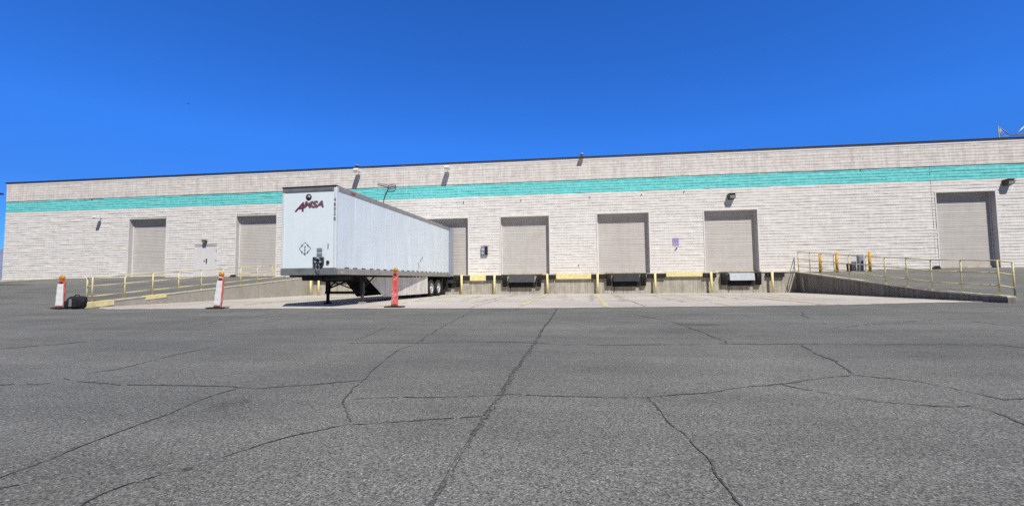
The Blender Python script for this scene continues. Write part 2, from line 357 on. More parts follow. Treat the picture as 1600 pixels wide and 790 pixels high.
CR = [
    (3, [(3.18, -14.05), (3.13, -17.89), (3.08, -19.95), (3.09, -21.23), (3.07, -21.94), (3.05, -22.9), (3.04, -23.43), (3.04, -23.91), (3.03, -24.22), (3.03, -24.55), (3.03, -24.78), (3.02, -25.01), (3.02, -25.29), (3.02, -25.49), (3.03, -25.68), (3.03, -25.81), (3.03, -25.92), (3.03, -26.5), (3.05, -30)]),
    (2.2, [(.9, -27.2), (0.97, -25.95), (0.99, -25.88), (0.99, -25.75), (0.95, -25.54), (0.93, -25.38), (0.9, -25.1), (0.9, -24.89), (0.83, -24.66), (0.8, -24.48), (0.81, -24.3), (0.83, -24.22)]),
    (1, [(-1.15, -24.0), (-0.94, -24.09), (-0.31, -24.18), (0.18, -24.16), (0.67, -24.16), (0.99, -24.2), (1.17, -24.12), (1.4, -24.03), (1.57, -23.92), (1.74, -23.83)]),
    (2.2, [(1.7, -27.2), (1.68, -26.11), (1.65, -26.05), (1.63, -25.99), (1.66, -25.88), (1.71, -25.77), (1.77, -25.7), (1.83, -25.57), (1.9, -25.4), (1.99, -25.25), (2.06, -25.17), (2.15, -25.06), (2.23, -25.0)]),
    (1.4, [(2.23, -25.0), (2.34, -24.98), (2.51, -24.92), (2.73, -24.85), (2.88, -24.8), (3.02, -24.76)]),
    (1.9, [(1.44, -21.76), (1.39, -22.05), (1.51, -22.75), (1.61, -23.29), (1.74, -23.78), (1.79, -24.09), (1.87, -24.33), (1.95, -24.56), (2.1, -24.78), (2.22, -24.97)]),
    (1.3, [(1.95, -24.43), (2.18, -24.38), (2.43, -24.35), (2.66, -24.31), (2.85, -24.28), (3.04, -24.22), (3.14, -24.19), (3.43, -24.22), (3.72, -24.22), (4.0, -24.21), (4.15, -24.2), (4.4, -24.08), (4.65, -24.0), (4.96, -23.81), (5.31, -23.67), (5.65, -23.47), (6.07, -23.26)]),
    (1.3, [(6.09, -23.23), (6.28, -23.35), (6.46, -23.45), (6.55, -23.71), (6.6, -23.92), (6.62, -24.04), (6.8, -23.97), (7.06, -23.82), (9, -23)]),
    (2.3, [(4.16, -24.18), (4.18, -24.5), (4.18, -24.76), (4.22, -24.94), (4.23, -25.09), (4.24, -25.24), (4.25, -25.36), (4.24, -25.48), (4.23, -25.59), (4.23, -25.68), (4.23, -25.78), (4.2, -26.6), (4.1, -28)]),
    (1.3, [(5.3, -23.69), (5.45, -23.87), (5.59, -24.03), (5.73, -24.15), (5.93, -24.22), (6.09, -24.26), (6.28, -24.21)]),
    (2, [(6.28, -24.21), (6.3, -24.3), (6.27, -24.47), (6.25, -24.59), (6.19, -24.79), (6.1, -26)]),
    (1.8, [(5.68, -18.54), (5.69, -19.24), (5.71, -20.11), (5.71, -20.88), (5.69, -21.27)]),
    (1, [(5.09, -16.08), (5.32, -17.04), (5.58, -17.85), (5.68, -18.54)]),
    (1.8, [(6.54, -21.39), (6.39, -22.06), (6.34, -22.47), (6.21, -22.93), (6.13, -23.17)]),
    (.9, [(0.39, -21.58), (0.93, -21.49), (1.42, -21.52), (1.86, -21.43), (2.39, -21.33), (2.76, -21.31), (3.49, -21.52), (4.08, -21.54), (4.93, -21.43), (5.69, -21.33), (6.59, -21.27), (7.6, -21.27), (8.52, -21.22), (8.98, -21.19), (9.03, -21.45), (11, -21.3)]),
    (1.1, [(-1.17, -23.77), (-1.07, -23.57), (-1.15, -23.15), (-1.25, -22.63), (-1.27, -22.22), (-1.33, -21.81)]),
    (1.1, [(0.37, -21.24), (0.29, -20.54), (0.09, -19.55)]),
    (.8, [(9.44, -15.45), (8.91, -16.48), (8.66, -17.34)]),
    (.8, [(11.23, -18.01), (11.14, -18.62), (11.26, -18.94), (11.36, -19.24)]),
    (.6, [(7.91, -19.37), (9.21, -18.56), (10.64, -17.75), (11.8, -17.3)]),
    (1.3, [(1.09, -25.98), (1.13, -25.97), (1.17, -25.93), (1.19, -25.88)]),
    (.6, [(-4.28, -19.22), (-4.54, -18.04), (-4.63, -16.06)]),
    (.6, [(1.42, -21.52), (1.08, -18.66), (0.84, -15.11)]),
    (.6, [(-4.23, -22.41), (-4.06, -22.17), (-3.85, -21.83), (-3.8, -21.32)]),
    (.6, [(-1.45, -24.26), (-1.09, -24.22), (-0.99, -24.12)]),
]
WID = {k_: (w_*.82, a_, b_) for k_, (w_, a_, b_) in {3: (.010, 0, .03), 2.3: (.0095, 0, 0), 2.2: (.0115, 0, .0), 2: (.014, 0, .02), 1.9: (.013, 0, .02), 1.8: (.024, 0, .04), 1.4: (.012, 0, .05), 1.3: (.014, 0, .06), 1.2: (.02, 1, .1), 1.1: (.02, 1, .05), 1: (.018, 0, .12), .9: (.030, 1, .02), .8: (.04, 1, .1), .6: (.035, 1, .4)}.items()}
mb = MB()
for k, pts in CR:
    w, mi, gp = WID[k]
    ribbon(mb, pts, w, .004, gaps=gp, mi=mi, step=.035 if k > 1 else .06)
    if k == 3:   # second, broken edge of the long joint crack and its ravelled middle
        ribbon(mb, [(x+.022, y) for x, y in pts], .007, .0045, gaps=.35, mi=0, step=.03, rag=.6)
        ribbon(mb, [(x+.011, y) for x, y in pts], .026, .003, gaps=.25, mi=1, step=.03)
tag(mb.build('asphalt_cracks', [M['crack'], M['crack_faint']], normals=False), kind='structure')

mb = MB()
for x in (-9.6, -4.6, .4, 6.0, 11.4): ribbon(mb, [(x, -.4), (x+rnd.uniform(-.1, .1), -interp(EDGE, x)+.15)], .035, .010, gaps=.1, step=.2, rag=.2)
for y in (-4.6, -9.2): ribbon(mb, [(-13.4, y), (16.4, y)], .03, .0105, gaps=.15, step=.3, rag=.2)
tag(mb.build('apron_joints', M['joint'], normals=False), kind='structure')
mb = MB()
for x0, x1, g_ in ((-2.81, -3.1, .25), (2.2, 1.9, .06), (5.2, 4.72, .0), (8.5, 8.6, .25), (11.85, 11.7, .3), (-8.9, -9.2, .3)):
    ribbon(mb, [(x0, -.45), ((x0+x1)/2, -6), (x1, -interp(EDGE, x1)+.25)], .13, .014, gaps=g_, step=.3, rag=.08)
tag(mb.build('bay_lines', M['line'], normals=False), kind='structure')

mb = MB(); ribbon(mb, [(x, -d+.09) for x, d in EDGE[1:]], .16, .012, rag=.25, gaps=.02, step=.15)
tag(mb.build('apron_edge_strip', M['seam'], normals=False), kind='structure')
mb = MB()
for x in (-8.2, -2.2, 1.0, 3.9, 6.9, 9.9, 13.2):
    for o in (-.85, .85):
        x1 = x+o+rnd.uniform(-.5, .5)
        for q in (-.11, .12):
            a_ = -rnd.uniform(.7, 4); b_ = -rnd.uniform(7, 11)
            ribbon(mb, [(x+o+q, a_), ((x+o+x1)/2+q+rnd.uniform(-.1, .1), (a_+b_)/2), (x1+q, b_)], .13, .0085, rag=.5, gaps=.5, step=.12)
tag(mb.build('tyre_marks', M['tyre_mark'], normals=False), kind='structure')

# hill far behind the left corner
mb = MB(); n = 60
ys = 900
prev = None
for i in range(n+1):
    x = -2600+i*60; h = 40+115*math.exp(-((x+1500)/520)**2)+18*math.sin(x*.011)+8*math.sin(x*.037+1)
    a = mb.bm.verts.new((x, ys+60*math.sin(i), -5)); b = mb.bm.verts.new((x, ys+260, h)); c = mb.bm.verts.new((x, ys+900, -5))
    if prev:
        mb.bm.faces.new((prev[0], a, b, prev[1])); mb.bm.faces.new((prev[1], b, c, prev[2]))
    prev = (a, b, c)
tag(mb.build('distant_hill', M['hill']), kind='structure')

# ---------------------------------------------------------------- warehouse
TOP = 8.50
X0, X1 = -37.94, 46.0
OPEN = [  # x0, x1, z0, z1 of every opening
    (-27.43, -24.50, 1.36, 5.45, 'L'), (-19.07, -16.11, 1.30, 5.45, 'L'),
    (-5.78, -2.83, 1.2, 4.86, 'D'), (-.71, 2.34, 1.2, 4.86, 'D'), (5.32, 8.38, 1.2, 4.88, 'D'), (11.61, 14.58, 1.2, 4.88, 'D'),
    (24.09, 27.02, 1.30, 5.54, 'R')]
SVC = (-22.20, -20.50, 1.32, 3.45)
ALLOP = [o[:4] for o in OPEN]+[SVC]
bld = empty('warehouse_building', (0, 0, 0), 0, 'long low white-painted block warehouse with a teal stripe and roller doors', 'warehouse')

def courses(z0, z1, n, ops, xs, joint=.045, jit=1.0, jd=1.0, yo=0):
    """painted split-face block courses with recessed joints, real relief"""
    mb = MB(); h = (z1-z0)/n
    for k in range(n):
        a, b = z0+k*h, z0+(k+1)*h
        iv = [(xs[0], xs[1])]
        for (o0, o1, c0, c1) in ops:
            if c0 < b-.01 and c1 > a+.01:
                nv = []
                for (p, q) in iv:
                    if o1 <= p or o0 >= q: nv.append((p, q)); continue
                    if o0 > p: nv.append((p, o0))
                    if o1 < q: nv.append((o1, q))
                iv = nv
        for (p, q) in iv:
            m = max(1, int((q-p)/.42)); prev = None; jb = 0; jy = 0
            for i in range(m+1):
                x = p+(q-p)*i/m
                jb = jb*.5+rnd.gauss(0, .011)*jit; jy = jy*.4+rnd.gauss(0, .0075)*jit; rc = rnd.choice((.006, .014, .022, .030))*jd
                jb = max(-.026, min(.024, jb)); jy = max(-.014, min(.012, jy))
                pr = [(x, rc, a), (x, -.002+jy, a+joint*.55+jb), (x, -.010+jy, (a+b)/2+jb*.6), (x, -.002+jy, b-joint*.32+jb*.3), (x, rc, b)]
                cur = [mb.bm.verts.new((v[0], v[1]+yo, v[2])) for v in pr]
                if prev:
                    for t in range(4): mb.bm.faces.new((prev[t], cur[t], cur[t+1], prev[t+1]))
                prev = cur
    return mb
courses(.9, 6.22, 32, ALLOP, (X0, X1), joint=.029).build('wall', M['brick'], bld)
courses(6.22, 7.05, 5, [], (X0, X1), joint=.034).build('painted_stripe', M['teal'], bld)
# body behind the facing, with openings 0.34 m deep
mb = MB(); REC = .33
zs = sorted(set([.0, 7.0]+[v for o in ALLOP for v in o[2:4]])); xs_ = sorted(set([X0+.02, X1]+[v for o in ALLOP for v in o[:2]]))
for a, b in zip(xs_, xs_[1:]):
    for c, d in zip(zs, zs[1:]):
        mx, mz = (a+b)/2, (c+d)/2
        if not any(o[0] < mx < o[1] and o[2] < mz < o[3] for o in ALLOP):
            mb.quad((a, .034, c), (b, .034, c), (b, .034, d), (a, .034, d))
for (a, b, c, d) in ALLOP:      # reveals
    r = REC+.03 if (a, b) != SVC[:2] else .05
    mb.quad((a, -.002, c), (a, r, c), (a, r, d), (a, -.002, d)); mb.quad((b, -.002, c), (b, -.002, d), (b, r, d), (b, r, c))
    mb.quad((a, -.002, d), (a, r, d), (b, r, d), (b, -.002, d)); mb.quad((a, -.002, c), (b, -.002, c), (b, r, c), (a, r, c))
mb.quad((X0, .0, 0), (X0, 42, 0), (X0, 42, 7.05), (X0, .0, 7.05))
mb.quad((X1, .0, 0), (X1, 42, 0), (X1, 42, 7.05), (X1, .0, 7.05)); mb.quad((X0, 42, 0), (X1, 42, 0), (X1, 42, 7.05), (X0, 42, 7.05))
mb.build('wall_core', M['reveal'], bld)
# parapet: plaster face slightly proud, light drip band on top
courses(7.05, TOP-.235, 7, [], (X0, X1), joint=.02, jit=.35, jd=.14, yo=-.022).build('parapet_face', M['plaster'], bld)
mb = MB(); mb.quad((X0, -.002, 7.052), (X1, -.002, 7.052), (X1, -.002, TOP-.24), (X0, -.002, TOP-.24)); mb.quad((X0, -.035, 7.051), (X1, -.035, 7.051), (X1, .04, 7.051), (X0, .04, 7.051))
mb.quad((X0, -.03, 7.05), (X0, 42, 7.05), (X0, 42, TOP-.1), (X0, -.03, TOP-.1)); mb.quad((X1, -.03, 7.05), (X1, 42, 7.05), (X1, 42, TOP-.1), (X1, -.03, TOP-.1))
mb.quad((X0, 42, 7.05), (X1, 42, 7.05), (X1, 42, TOP-.1), (X0, 42, TOP-.1))
mb.quad((X0, .25, TOP-.02), (X1, .25, TOP-.02), (X1, .25, TOP-.6), (X0, .25, TOP-.6))
mb.build('parapet', M['plaster'], bld)
MB().box(X0-.02, X1, -.045, .24, TOP-.24, TOP-.07, .01).build('parapet_band', M['plaster_light'], bld)
MB().box(X0-.09, X1, -.10, .30, TOP-.068, TOP, .008).build('coping', M['coping'], bld)
mb = MB(); mb.quad((X0, .25, TOP-.6), (X1, .25, TOP-.6), (X1, 42, TOP-.6), (X0, 42, TOP-.6)); mb.build('roof', M['roof'], bld)
# concrete footing showing at the left corner, where the yard drops
mb = MB(); mb.box(X0-.02, -30.6, -.07, .03, .9, 1.30, .01); mb.build('footing', M['ledge'], bld)
# control joints
for x, z0, z1 in ((23.87, 1.3, 7.2), (-14.6, 1.3, 8.2), (-33.9, 7.1, 8.3)):
    MB().box(x-.005, x+.005, -.014, .03, z0, z1).build('control_joint', M['trim_dim'], bld)
# scattered fixings and stains on the block face
for x, z in ((4.13, 1.75), (-3.1, 5.9), (.6, 5.9), (10.5, 6.1), (20.3, 7.02), (4.9, 5.95), (8.0, 6.0), (-30.6, 6.98)):
    MB().tube((x, -.0, z), (x, -.06, z), .035, n=8).build('wall_fixing', M['bronze'], bld)

def roller(o):
    a, b, c, d, k = o
    p = MB(); n = int((d-c)/.105); y = REC
    for i in range(n):       # curved slats
        z0 = c+(d-c)*i/n; z1 = c+(d-c)*(i+1)/n
        j = rnd.gauss(0, .002)
        v = [(y+.003, z0), (y-.004+j, z0+.025), (y-.006+j, (z0+z1)/2), (y-.004+j, z1-.02), (y+.003, z1)]
        for (y0, q0), (y1, q1) in zip(v, v[1:]): p.quad((a, y0, q0), (b, y0, q0), (b, y1, q1), (a, y1, q1))
    dr = p.build('roller_door', M['door'], bld)
    t = MB()                 # angle-iron guides and head
    t.box(a-.07, a-.003, -.028, -.004, c, d+.07); t.box(b+.003, b+.07, -.028, -.004, c, d+.07)
    t.box(a-.003, b+.003, -.028, -.004, d+.003, d+.07)
    t.box(a+.003, a+.06, REC-.05, REC-.014, c+.01, d-.005); t.box(b-.06, b-.003, REC-.05, REC-.014, c+.01, d-.005)
    t.build('door_frame', M['trim'], dr)
    MB().box(a+.062, b-.062, REC-.045, REC-.012, c+.01, c+.11, .006).build('bottom_bar', M['ledge'], dr)
    return dr
for o in OPEN: roller(o)
tmb = MB(); a, b, c, d = SVC; mid = (a+b)/2
sd = MB().box(a+.02, mid-.004, .012, .05, c, d-.01, .004).box(mid+.004, b-.02, .012, .05, c, d-.01, .004).build('service_door', M['svc'], bld)
MB().box(a-.05, a+.015, -.02, .04, c, d+.05).box(b-.015, b+.05, -.02, .04, c, d+.05).box(a+.015, b-.015, -.02, .04, d, d+.05).build('door_frame', M['svc'], sd)
MB().box(mid+.05, mid+.11, -.05, .012, c+.95, c+1.25, .01).build('handle', M['bronze'], sd); MB().box(mid-.12, mid-.07, -.03, .012, c+1.05, c+1.15, .01).build('handle', M['bronze'], sd)
for z in (1.05, 1.72): MB().box(b-.07, b-.02, -.012, .012, c+z, c+z+.12).build('hinge', M['bronze'], sd)

# ---------------------------------------------------------------- dock platform and retaining walls
dock = empty('loading_dock', (0, 0, 0), 0, 'stained concrete loading dock wall under the roller doors with black and yellow edge strips', 'loading dock')
mb = MB(); m = 60; LEV = [(-.45, 1.7), (5.95, 7.95), (12.6, 14.5)]
mb.box(-13.62, 16.62, -.12, .03, -.2, 1.17, 0)
mb.build('dock_face', M['conc'], dock)
MB().box(-13.6, 16.6, -.16, .0, 1.172, 1.215, .012).build('edge_ledge', M['ledge'], dock)
mb = MB()
for a, b in ((-13.2, -9.2), (-3.76, -2.68), (-1.62, -.62), (1.79, 2.68), (4.90, 5.95), (8.2, 9.22), (11.36, 12.1), (14.85, 15.83)):
    MB().box(a, b, -.27, -.122, .905, 1.168, .02).build('rubber_strip', M['rubber'], dock)
for a, b, z in ((-2.66, -1.64, .79), (2.74, 4.86, .84), (9.26, 11.33, .92)):
    MB().box(a, b, -.26, -.122, z+.06, 1.24, .02).build('painted_strip', M['yellow'], dock)

def ret_wall(name, fx, dend, z_top, label, cm, side):
    w = empty(name, (0, 0, 0), 0, label, 'retaining wall')
    n = 26; mb = MB(); cap = MB(); prev = None; pc = None
    for i in range(n+1):
        d = .12+(dend-.12)*i/n; x = fx(d); zt = z_top(d)+rnd.gauss(0, .004)
        a, b = x, x+side*.22
        cur = [mb.bm.verts.new(v) for v in ((a, -d, -.2), (a, -d, zt-.05), (b, -d, zt-.05), (b, -d, -.2))]
        cc = [cap.bm.verts.new(v) for v in ((a-side*.015, -d, zt-.05), (a-side*.015, -d, zt), (b+side*.015, -d, zt), (b+side*.015, -d, zt-.05))]
        if prev:
            for t in range(3): mb.bm.faces.new((prev[t], cur[t], cur[t+1], prev[t+1]))
            for t in range(3): cap.bm.faces.new((pc[t], cc[t], cc[t+1], pc[t+1]))
            cap.bm.faces.new((pc[3], cc[3], cc[0], pc[0]))
        else: mb.bm.faces.new(cur[::-1]); cap.bm.faces.new(cc[::-1])
        prev = cur; pc = cc
    mb.bm.faces.new(prev); cap.bm.faces.new(pc)
    mb.build('wall_face', cm, w); cap.build('wall_cap', M['ledge'], w)
    return w
def ltop(d): return 1.215-.0775*d
def rtop(d): return 1.215-.0975*d if d < 9 else .3375-.045*(d-9)
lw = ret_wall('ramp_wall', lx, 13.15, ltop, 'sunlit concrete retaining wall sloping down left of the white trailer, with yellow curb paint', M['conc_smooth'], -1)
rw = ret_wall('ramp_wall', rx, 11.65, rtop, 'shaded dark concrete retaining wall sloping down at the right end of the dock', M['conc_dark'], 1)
for d0, d1 in ((12.25, 13.2), (10.1, 11.0)):     # yellow painted ends on the left wall
    mb = MB(); P = []
    for d in (d0, d1):
        x = lx(d)+.016; P.append([(x, -d, ltop(d)-(.20 if d0 > 12 else .16)), (x, -d, ltop(d)+.004), (x-.25, -d, ltop(d)+.004), (x-.25, -d, ltop(d)-.17)])
    A = [mb.bm.verts.new(v) for v in P[0]]; B = [mb.bm.verts.new(v) for v in P[1]]
    for t in range(4): mb.bm.faces.new((A[t], B[t], B[(t+1) % 4], A[(t+1) % 4]))
    mb.bm.faces.new(A); mb.bm.faces.new(B[::-1])
    mb.build('yellow_curb', M['yellow'], lw)

# yellow posts along the dock face
posts = [(-13.30, 'yellow pipe post nearest the left corner of the dock, beside the ramp wall'),
         (-12.75, 'yellow pipe post seen below the nose of the white trailer'),
         (-3.16, 'yellow pipe post just right of the rear of the white trailer'),
         (-1.08, 'yellow pipe post left of the dock door beside the blue wall box'),
         (2.22, 'yellow pipe post at the right jamb of the door beside the blue wall box'),
         (5.22, 'yellow pipe post at the head of the brightest yellow bay line'),
         (8.59, 'yellow pipe post at the left end of the long yellow strip below the lilac notice'),
         (11.78, 'yellow pipe post at the left jamb of the door above the bright metal lip'),
         (15.12, 'yellow pipe post nearest the shaded ramp wall at the right end of the dock')]
for x, lab in posts:
    p = empty('dock_post', (x, -.36, 0), 0, lab, 'post', 'yellow posts along the dock face')
    MB().tube((0, 0, 0), (rnd.uniform(-.02, .02), 0, 1.23), .068, n=16).build('pipe', M['yellow'], p)
    MB().lathe([(.066, 1.225), (.05, 1.25), (.0, 1.262)], 'z', (0, 0, 0), 16).build('cap', M['yellow2'], p)
    MB().box(-.12, .12, -.12, .12, .006, .03, .004).build('base_plate', M['conc'], p)

def leveler(x0, x1, lipmat, lab):
    r = empty('dock_leveler', ((x0+x1)/2, -.12, 0), 0, lab, 'dock leveler', 'dock levelers under the roller doors')
    w = (x1-x0)/2
    m = MB(); m.prism([(-.04, 1.16), (-.30, 1.13), (-.36, .74), (-.33, .73), (-.26, 1.08), (-.04, 1.10)], 'x', -w, w)
    m.build('lip_plate', lipmat, r)
    f = MB(); f.box(-w-.05, w+.05, -.05, -.002, .42, .72, .006)  # black panel stands for the shadow under the lip
    f.box(-w+.1, -w+.18, -.24, -.05, .55, 1.08); f.box(w-.18, w-.1, -.24, -.05, .55, 1.08)
    f.build('pit_shade_frame', M['tr_black'], r)
    for sx in (-1, 1):
        b = MB()
        xo = sx*(w+.27)
        b.prism([(-.002, .46), (-.002, 1.16), (-.24, 1.16), (-.25, .98), (-.18, .48)], 'x', xo-.13, xo+.13)
        for k in range(4): b.box(xo-.132, xo+.132, -.255, -.16, .60+.13*k, .615+.13*k)
        b.build('bumper', M['rubber'], r)
    h = MB(); h.path([(-w+.05, -.05, .43), (-w+.06, -.09, .3), (-w+.05, -.06, .14)], .018); h.build('drain_hose', M['rubber'], r)
    MB().box(-w-.5, w+.5, -.06, .10, 1.217, 1.235, .003).build('deck_plate', M['steel_lip'], r)
    return r
leveler(-.16, 1.42, M['steel_lip'], 'black dock leveler below the door right of the blue wall box')
leveler(6.18, 7.68, M['steel_dark'], 'dark dock leveler below the middle door, by the bright yellow bay line')
leveler(12.78, 14.14, M['galv'], 'dock leveler with a bright silver lip below the rightmost dock door')
leveler(-5.1, -3.7, M['steel_dark'], 'dock leveler mostly hidden behind the tail of the white trailer')

# bent white pipe on the shaded wall
o = MB().path([(16.52, -.75, .84), (16.50, -.86, .80), (16.50, -.90, .22), (16.49, -1.0, .12), (16.49, -1.08, .14)], .02).build('drain_pipe', M['white_metal'])
tag(o, 'thin bent white pipe on the shaded right retaining wall', 'pipe')

# ---------------------------------------------------------------- railings
def railing(name, fx, zt, ds, label, hs, extra):
    r = empty(name, (fx(ds[-1]), -ds[-1], zt(ds[-1])), 0, label, 'railing')
    o = Vector(r.location)
    xo = .11 if fx(0) > 0 else -.11
    def pt(d, h): return Vector((fx(d)+xo, -d, zt(d)+h))-o
    for d in ds:
        lean = rnd.uniform(-.012, .012)
        p = MB().tube(pt(d, 0), pt(d, hs[0])+Vector((lean, 0, 0)), .026, n=10)
        p.tube(pt(d, -.0), pt(d, .015), .06, n=10)
        p.build('post', M['yellow2'], r)
    for h in hs:
        m = MB(); pts = [pt(d, h) for d in ds]; 
        for i, p in enumerate(pts): pts[i] = p+Vector((0, 0, rnd.gauss(0, .006)))
        m.path(([extra+Vector((0, 0, h))-o]+pts) if extra is not None else pts, .021, n=8)
        m.build('rail', M['yellow2'], r)
    if extra is not None:
        MB().tube(extra-o, extra+Vector((0, 0, hs[0]))-o, .03, n=10).build('post', M['yellow2'], r)
    return r
ld = [12.95, 11.77, 10.63, 9.42, 8.23, 6.98, 5.84, 4.65, 3.5, 2.38, 1.25, .22]
railing('ramp_railing', lx, ltop, ld, 'long pale yellow pipe railing on the left ramp wall, running behind the trailer', (.93, .60, .22), Vector((-15.05, -12.6, gz(-15.05, 12.6)-.02)))
rd = [11.27, 9.99, 8.8, 7.67, 6.55, 5.45, 4.35, 3.28, 2.29, 1.27, .2]
railing('ramp_railing', rx, rtop, rd, 'pale yellow pipe railing on the shaded right ramp wall, by the lone tall door', (1.13, .72, .30), Vector((18.15, -10.9, gz(18.15, 10.9)-.02)))

# ---------------------------------------------------------------- things on the right of the dock
for x, d, lab in ((17.36, 1.0, 'leftmost of the three amber bollards behind the right railing'), (18.27, .9, 'middle one of the three amber bollards behind the right railing'), (20.0, .8, 'amber bollard standing right of the grey cabinet')):
    z = gz(x, d); b = empty('bollard', (x, -d, z), 0, lab, 'bollard', 'amber bollards by the wall')
    lean = rnd.uniform(-.03, .03)
    MB().tube((0, 0, -.02), (lean, 0, 1.07), .07, n=16).build('pipe', M['orange_yellow'], b)
    MB().lathe([(.07, 1.07), (.055, 1.1), (0, 1.12)], 'z', (lean, 0, 0), 16).build('cap', M['orange_yellow'], b)
z = gz(19.8, .3)
b = empty('utility_cabinet', (19.8, -.3, z), 0, 'narrow grey-blue utility cabinet by the wall between the amber bollards', 'cabinet')
MB().box(-.13, .13, -.14, .06, 0, .92, .01).build('body', M['cabinet'], b)
MB().box(-.11, .11, -.155, -.142, .06, .86, .004).build('door', M['cabinet'], b)
MB().box(.05, .08, -.18, -.156, .42, .52, .004).build('handle', M['bronze'], b)
b = empty('waste_bin', (19.18, -.4, gz(19.18, .4)), 0, 'small black bin standing left of the grey cabinet', 'bin')
MB().lathe([(0, 0), (.10, 0), (.135, .36), (.13, .38), (.12, .35)], 'z', (0, 0, 0), 20).build('body', M['rubber'], b)
MB().lathe([(.135, .365), (.145, .38), (.10, .44), (0, .46)], 'z', (0, 0, 0), 20).build('lid', M['steel_lip'], b)
for x, d, lab in ((23.62, .3, 'small black wheel chock by the left jamb of the lone tall door'), (-18.9, .45, 'small black wheel chock on the yard below the second door from the left')):
    z = gz(x, d); o = MB().prism([(-.2, 0), (.2, 0), (.14, .16), (.02, .16)], 'y', -.1, .1).build('wheel_chock', M['rubber'])
    o.location = (x, -d, z); tag(o, lab, 'wheel chock', 'black wheel chocks by the wall')

# ---------------------------------------------------------------- wall lamps and signs
def arm_flood(x, z, lab, top=True, s=1.0):
    r = empty('flood_lamp', (x, -.03, z), 0, lab, 'lamp', 'white flood lamps on the wall')
    a = MB(); a.path([(0, 0, .10), (0, -.12*s, .16), (0, -.30*s, .12)], .022); a.box(-.07, .07, -.02, .0, -.02, .22)
    a.build('arm', M['white_metal'], r)
    h = MB(); h.prism([(-.20*s, .16*s), (-.58*s, .10*s), (-.66*s, -.02*s), (-.60*s, -.14*s), (-.24*s, -.08*s)], 'x', -.155*s, .155*s)
    bmesh.ops.bevel(h.bm, geom=list(h.bm.edges), offset=.012, segments=2, affect='EDGES'); h.build('housing', M['white_metal'], r)
    g_ = MB(); g_.quad((-.13*s, -.585*s, -.146*s), (.13*s, -.585*s, -.146*s), (.13*s, -.27*s, -.094*s), (-.13*s, -.27*s, -.094*s)); g_.build('lens', M['glass'], r)
    return r
arm_flood(-10.15, 8.16, 'white flood lamp under the parapet, above the front half of the trailer')
arm_flood(-4.05, 8.08, 'white flood lamp under the parapet, above the tail of the trailer')
arm_flood(-29.75, 5.62, 'small white flood lamp on the blank wall left of the leftmost door', s=.8)
def wall_pack(x, z, lab, w=.34, sc1=1):
    r = empty('wall_pack_lamp', (x, -.012, z), 0, lab, 'lamp', 'dark wall pack lamps')
    MB().prism([(0, .16), (-.26, .16), (-.34, .06), (-.30, -.10), (0, -.16)], 'x', -w/2, w/2).build('housing', M['bronze'], r)
    MB().prism([(-.31, -.10), (-.35, .05), (-.354, .048), (-.316, -.105)], 'x', -w/2+.03, w/2-.03).build('lens', M['glass'], r)
    MB().box(-w/2-.02, w/2+.02, -.36, 0, .162, .185, .005).build('hood', M['steel_lip'], r)
    r.scale = (sc1, sc1, sc1)
    return r
wall_pack(13.15, 5.66, 'dark wall pack lamp above the rightmost dock door')
wall_pack(27.6, 5.95, 'dark wall pack lamp right of the lone tall door at the right')
wall_pack(-21.38, 3.72, 'small dark lamp above the double service door', w=.42, sc1=.62)
r = empty('roof_lamp', (4.45, -.02, TOP), 0, 'small grey lamp on the parapet edge above the middle of the building', 'lamp')
MB().ball((0, -.1, .13), .12, 14, 10, (1, 1, .8)).build('head', M['cabinet'], r)
MB().path([(0, .05, 0), (0, -.05, .08), (.0, -.16, -.02)], .02).box(-.16, .12, -.30, -.09, -.14, -.03, .02).build('bracket', M['bronze'], r)
r = empty('roof_vent', (-10.55, .35, TOP-.02), 0, 'small grey vent cap on the roof edge above the left flood lamp', 'vent')
MB().tube((0, 0, -.3), (0, 0, .18), .07).build('pipe', M['cabinet'], r)
MB().lathe([(.0, .30), (.10, .26), (.15, .17), (.08, .17)], 'z', (0, 0, 0), 16).build('cap', M['cabinet'], r)

r = empty('control_box', (-1.75, -.012, 2.75), 0, 'small blue and black control box on the wall between two dock doors', 'box')
MB().box(-.21, .21, -.13, 0, -.27, .27, .012).build('body', M['black'], r)
MB().box(-.20, .03, -.142, -.131, -.25, .25, .003).build('face_plate', M['bluegrey'], r)
m = MB()
for z0, z1, a, b in ((.04, .13, -.17, .01), (-.20, -.13, -.17, -.02), (-.07, -.045, -.19, -.06), (.19, .22, -.19, .0)): m.box(a, b, -.146, -.1425, z0, z1)
m.build('label_strip', M['tape_w'], r)
r = empty('wall_notice', (9.93, -.016, 3.08), 0, 'square lilac notice on the block wall between two dock doors', 'sign')
MB().box(-.18, .18, -.012, 0, -.21, .21, .003).build('sheet', M['lilac'], r)
m = MB(); m.box(-.16, .16, -.016, -.0125, .17, .20); m.box(-.12, .12, -.016, -.0125, .02, .04); m.box(-.12, .06, -.016, -.0125, -.06, -.045)
m.build('printed_line', M['plum'], r)
r = tag(MB().path([(.03, -.05, .07), (.0, -.06, 0), (-.05, -.05, -.07)], .03).build('door_buzzer', M['black']), 'small black buzzer on the wall just below the lilac notice', 'buzzer')
r.location = (9.95, 0, 2.68)
r = empty('signal_rod', (-8.45, -.03, 6.2), 0, 'thin dark bent rod with a loop on the teal stripe behind the trailer', 'rod')
m = MB(); m.path([(-.05, -.02, -.35), (0, -.05, 0), (.12, -.05, .40), (.30, -.06, .72), (.32, -.06, .96)], .025, n=6); m.build('stem', M['steel_dark'], r)
m = MB(); m.path([(-.42, -.05, 1.12), (.0, -.06, 1.04), (.32, -.06, .94), (.78, -.06, 1.02), (.84, -.06, .84), (.74, -.06, .74), (.30, -.06, .70)], .022, n=6); m.build('loop', M['maroon'], r)

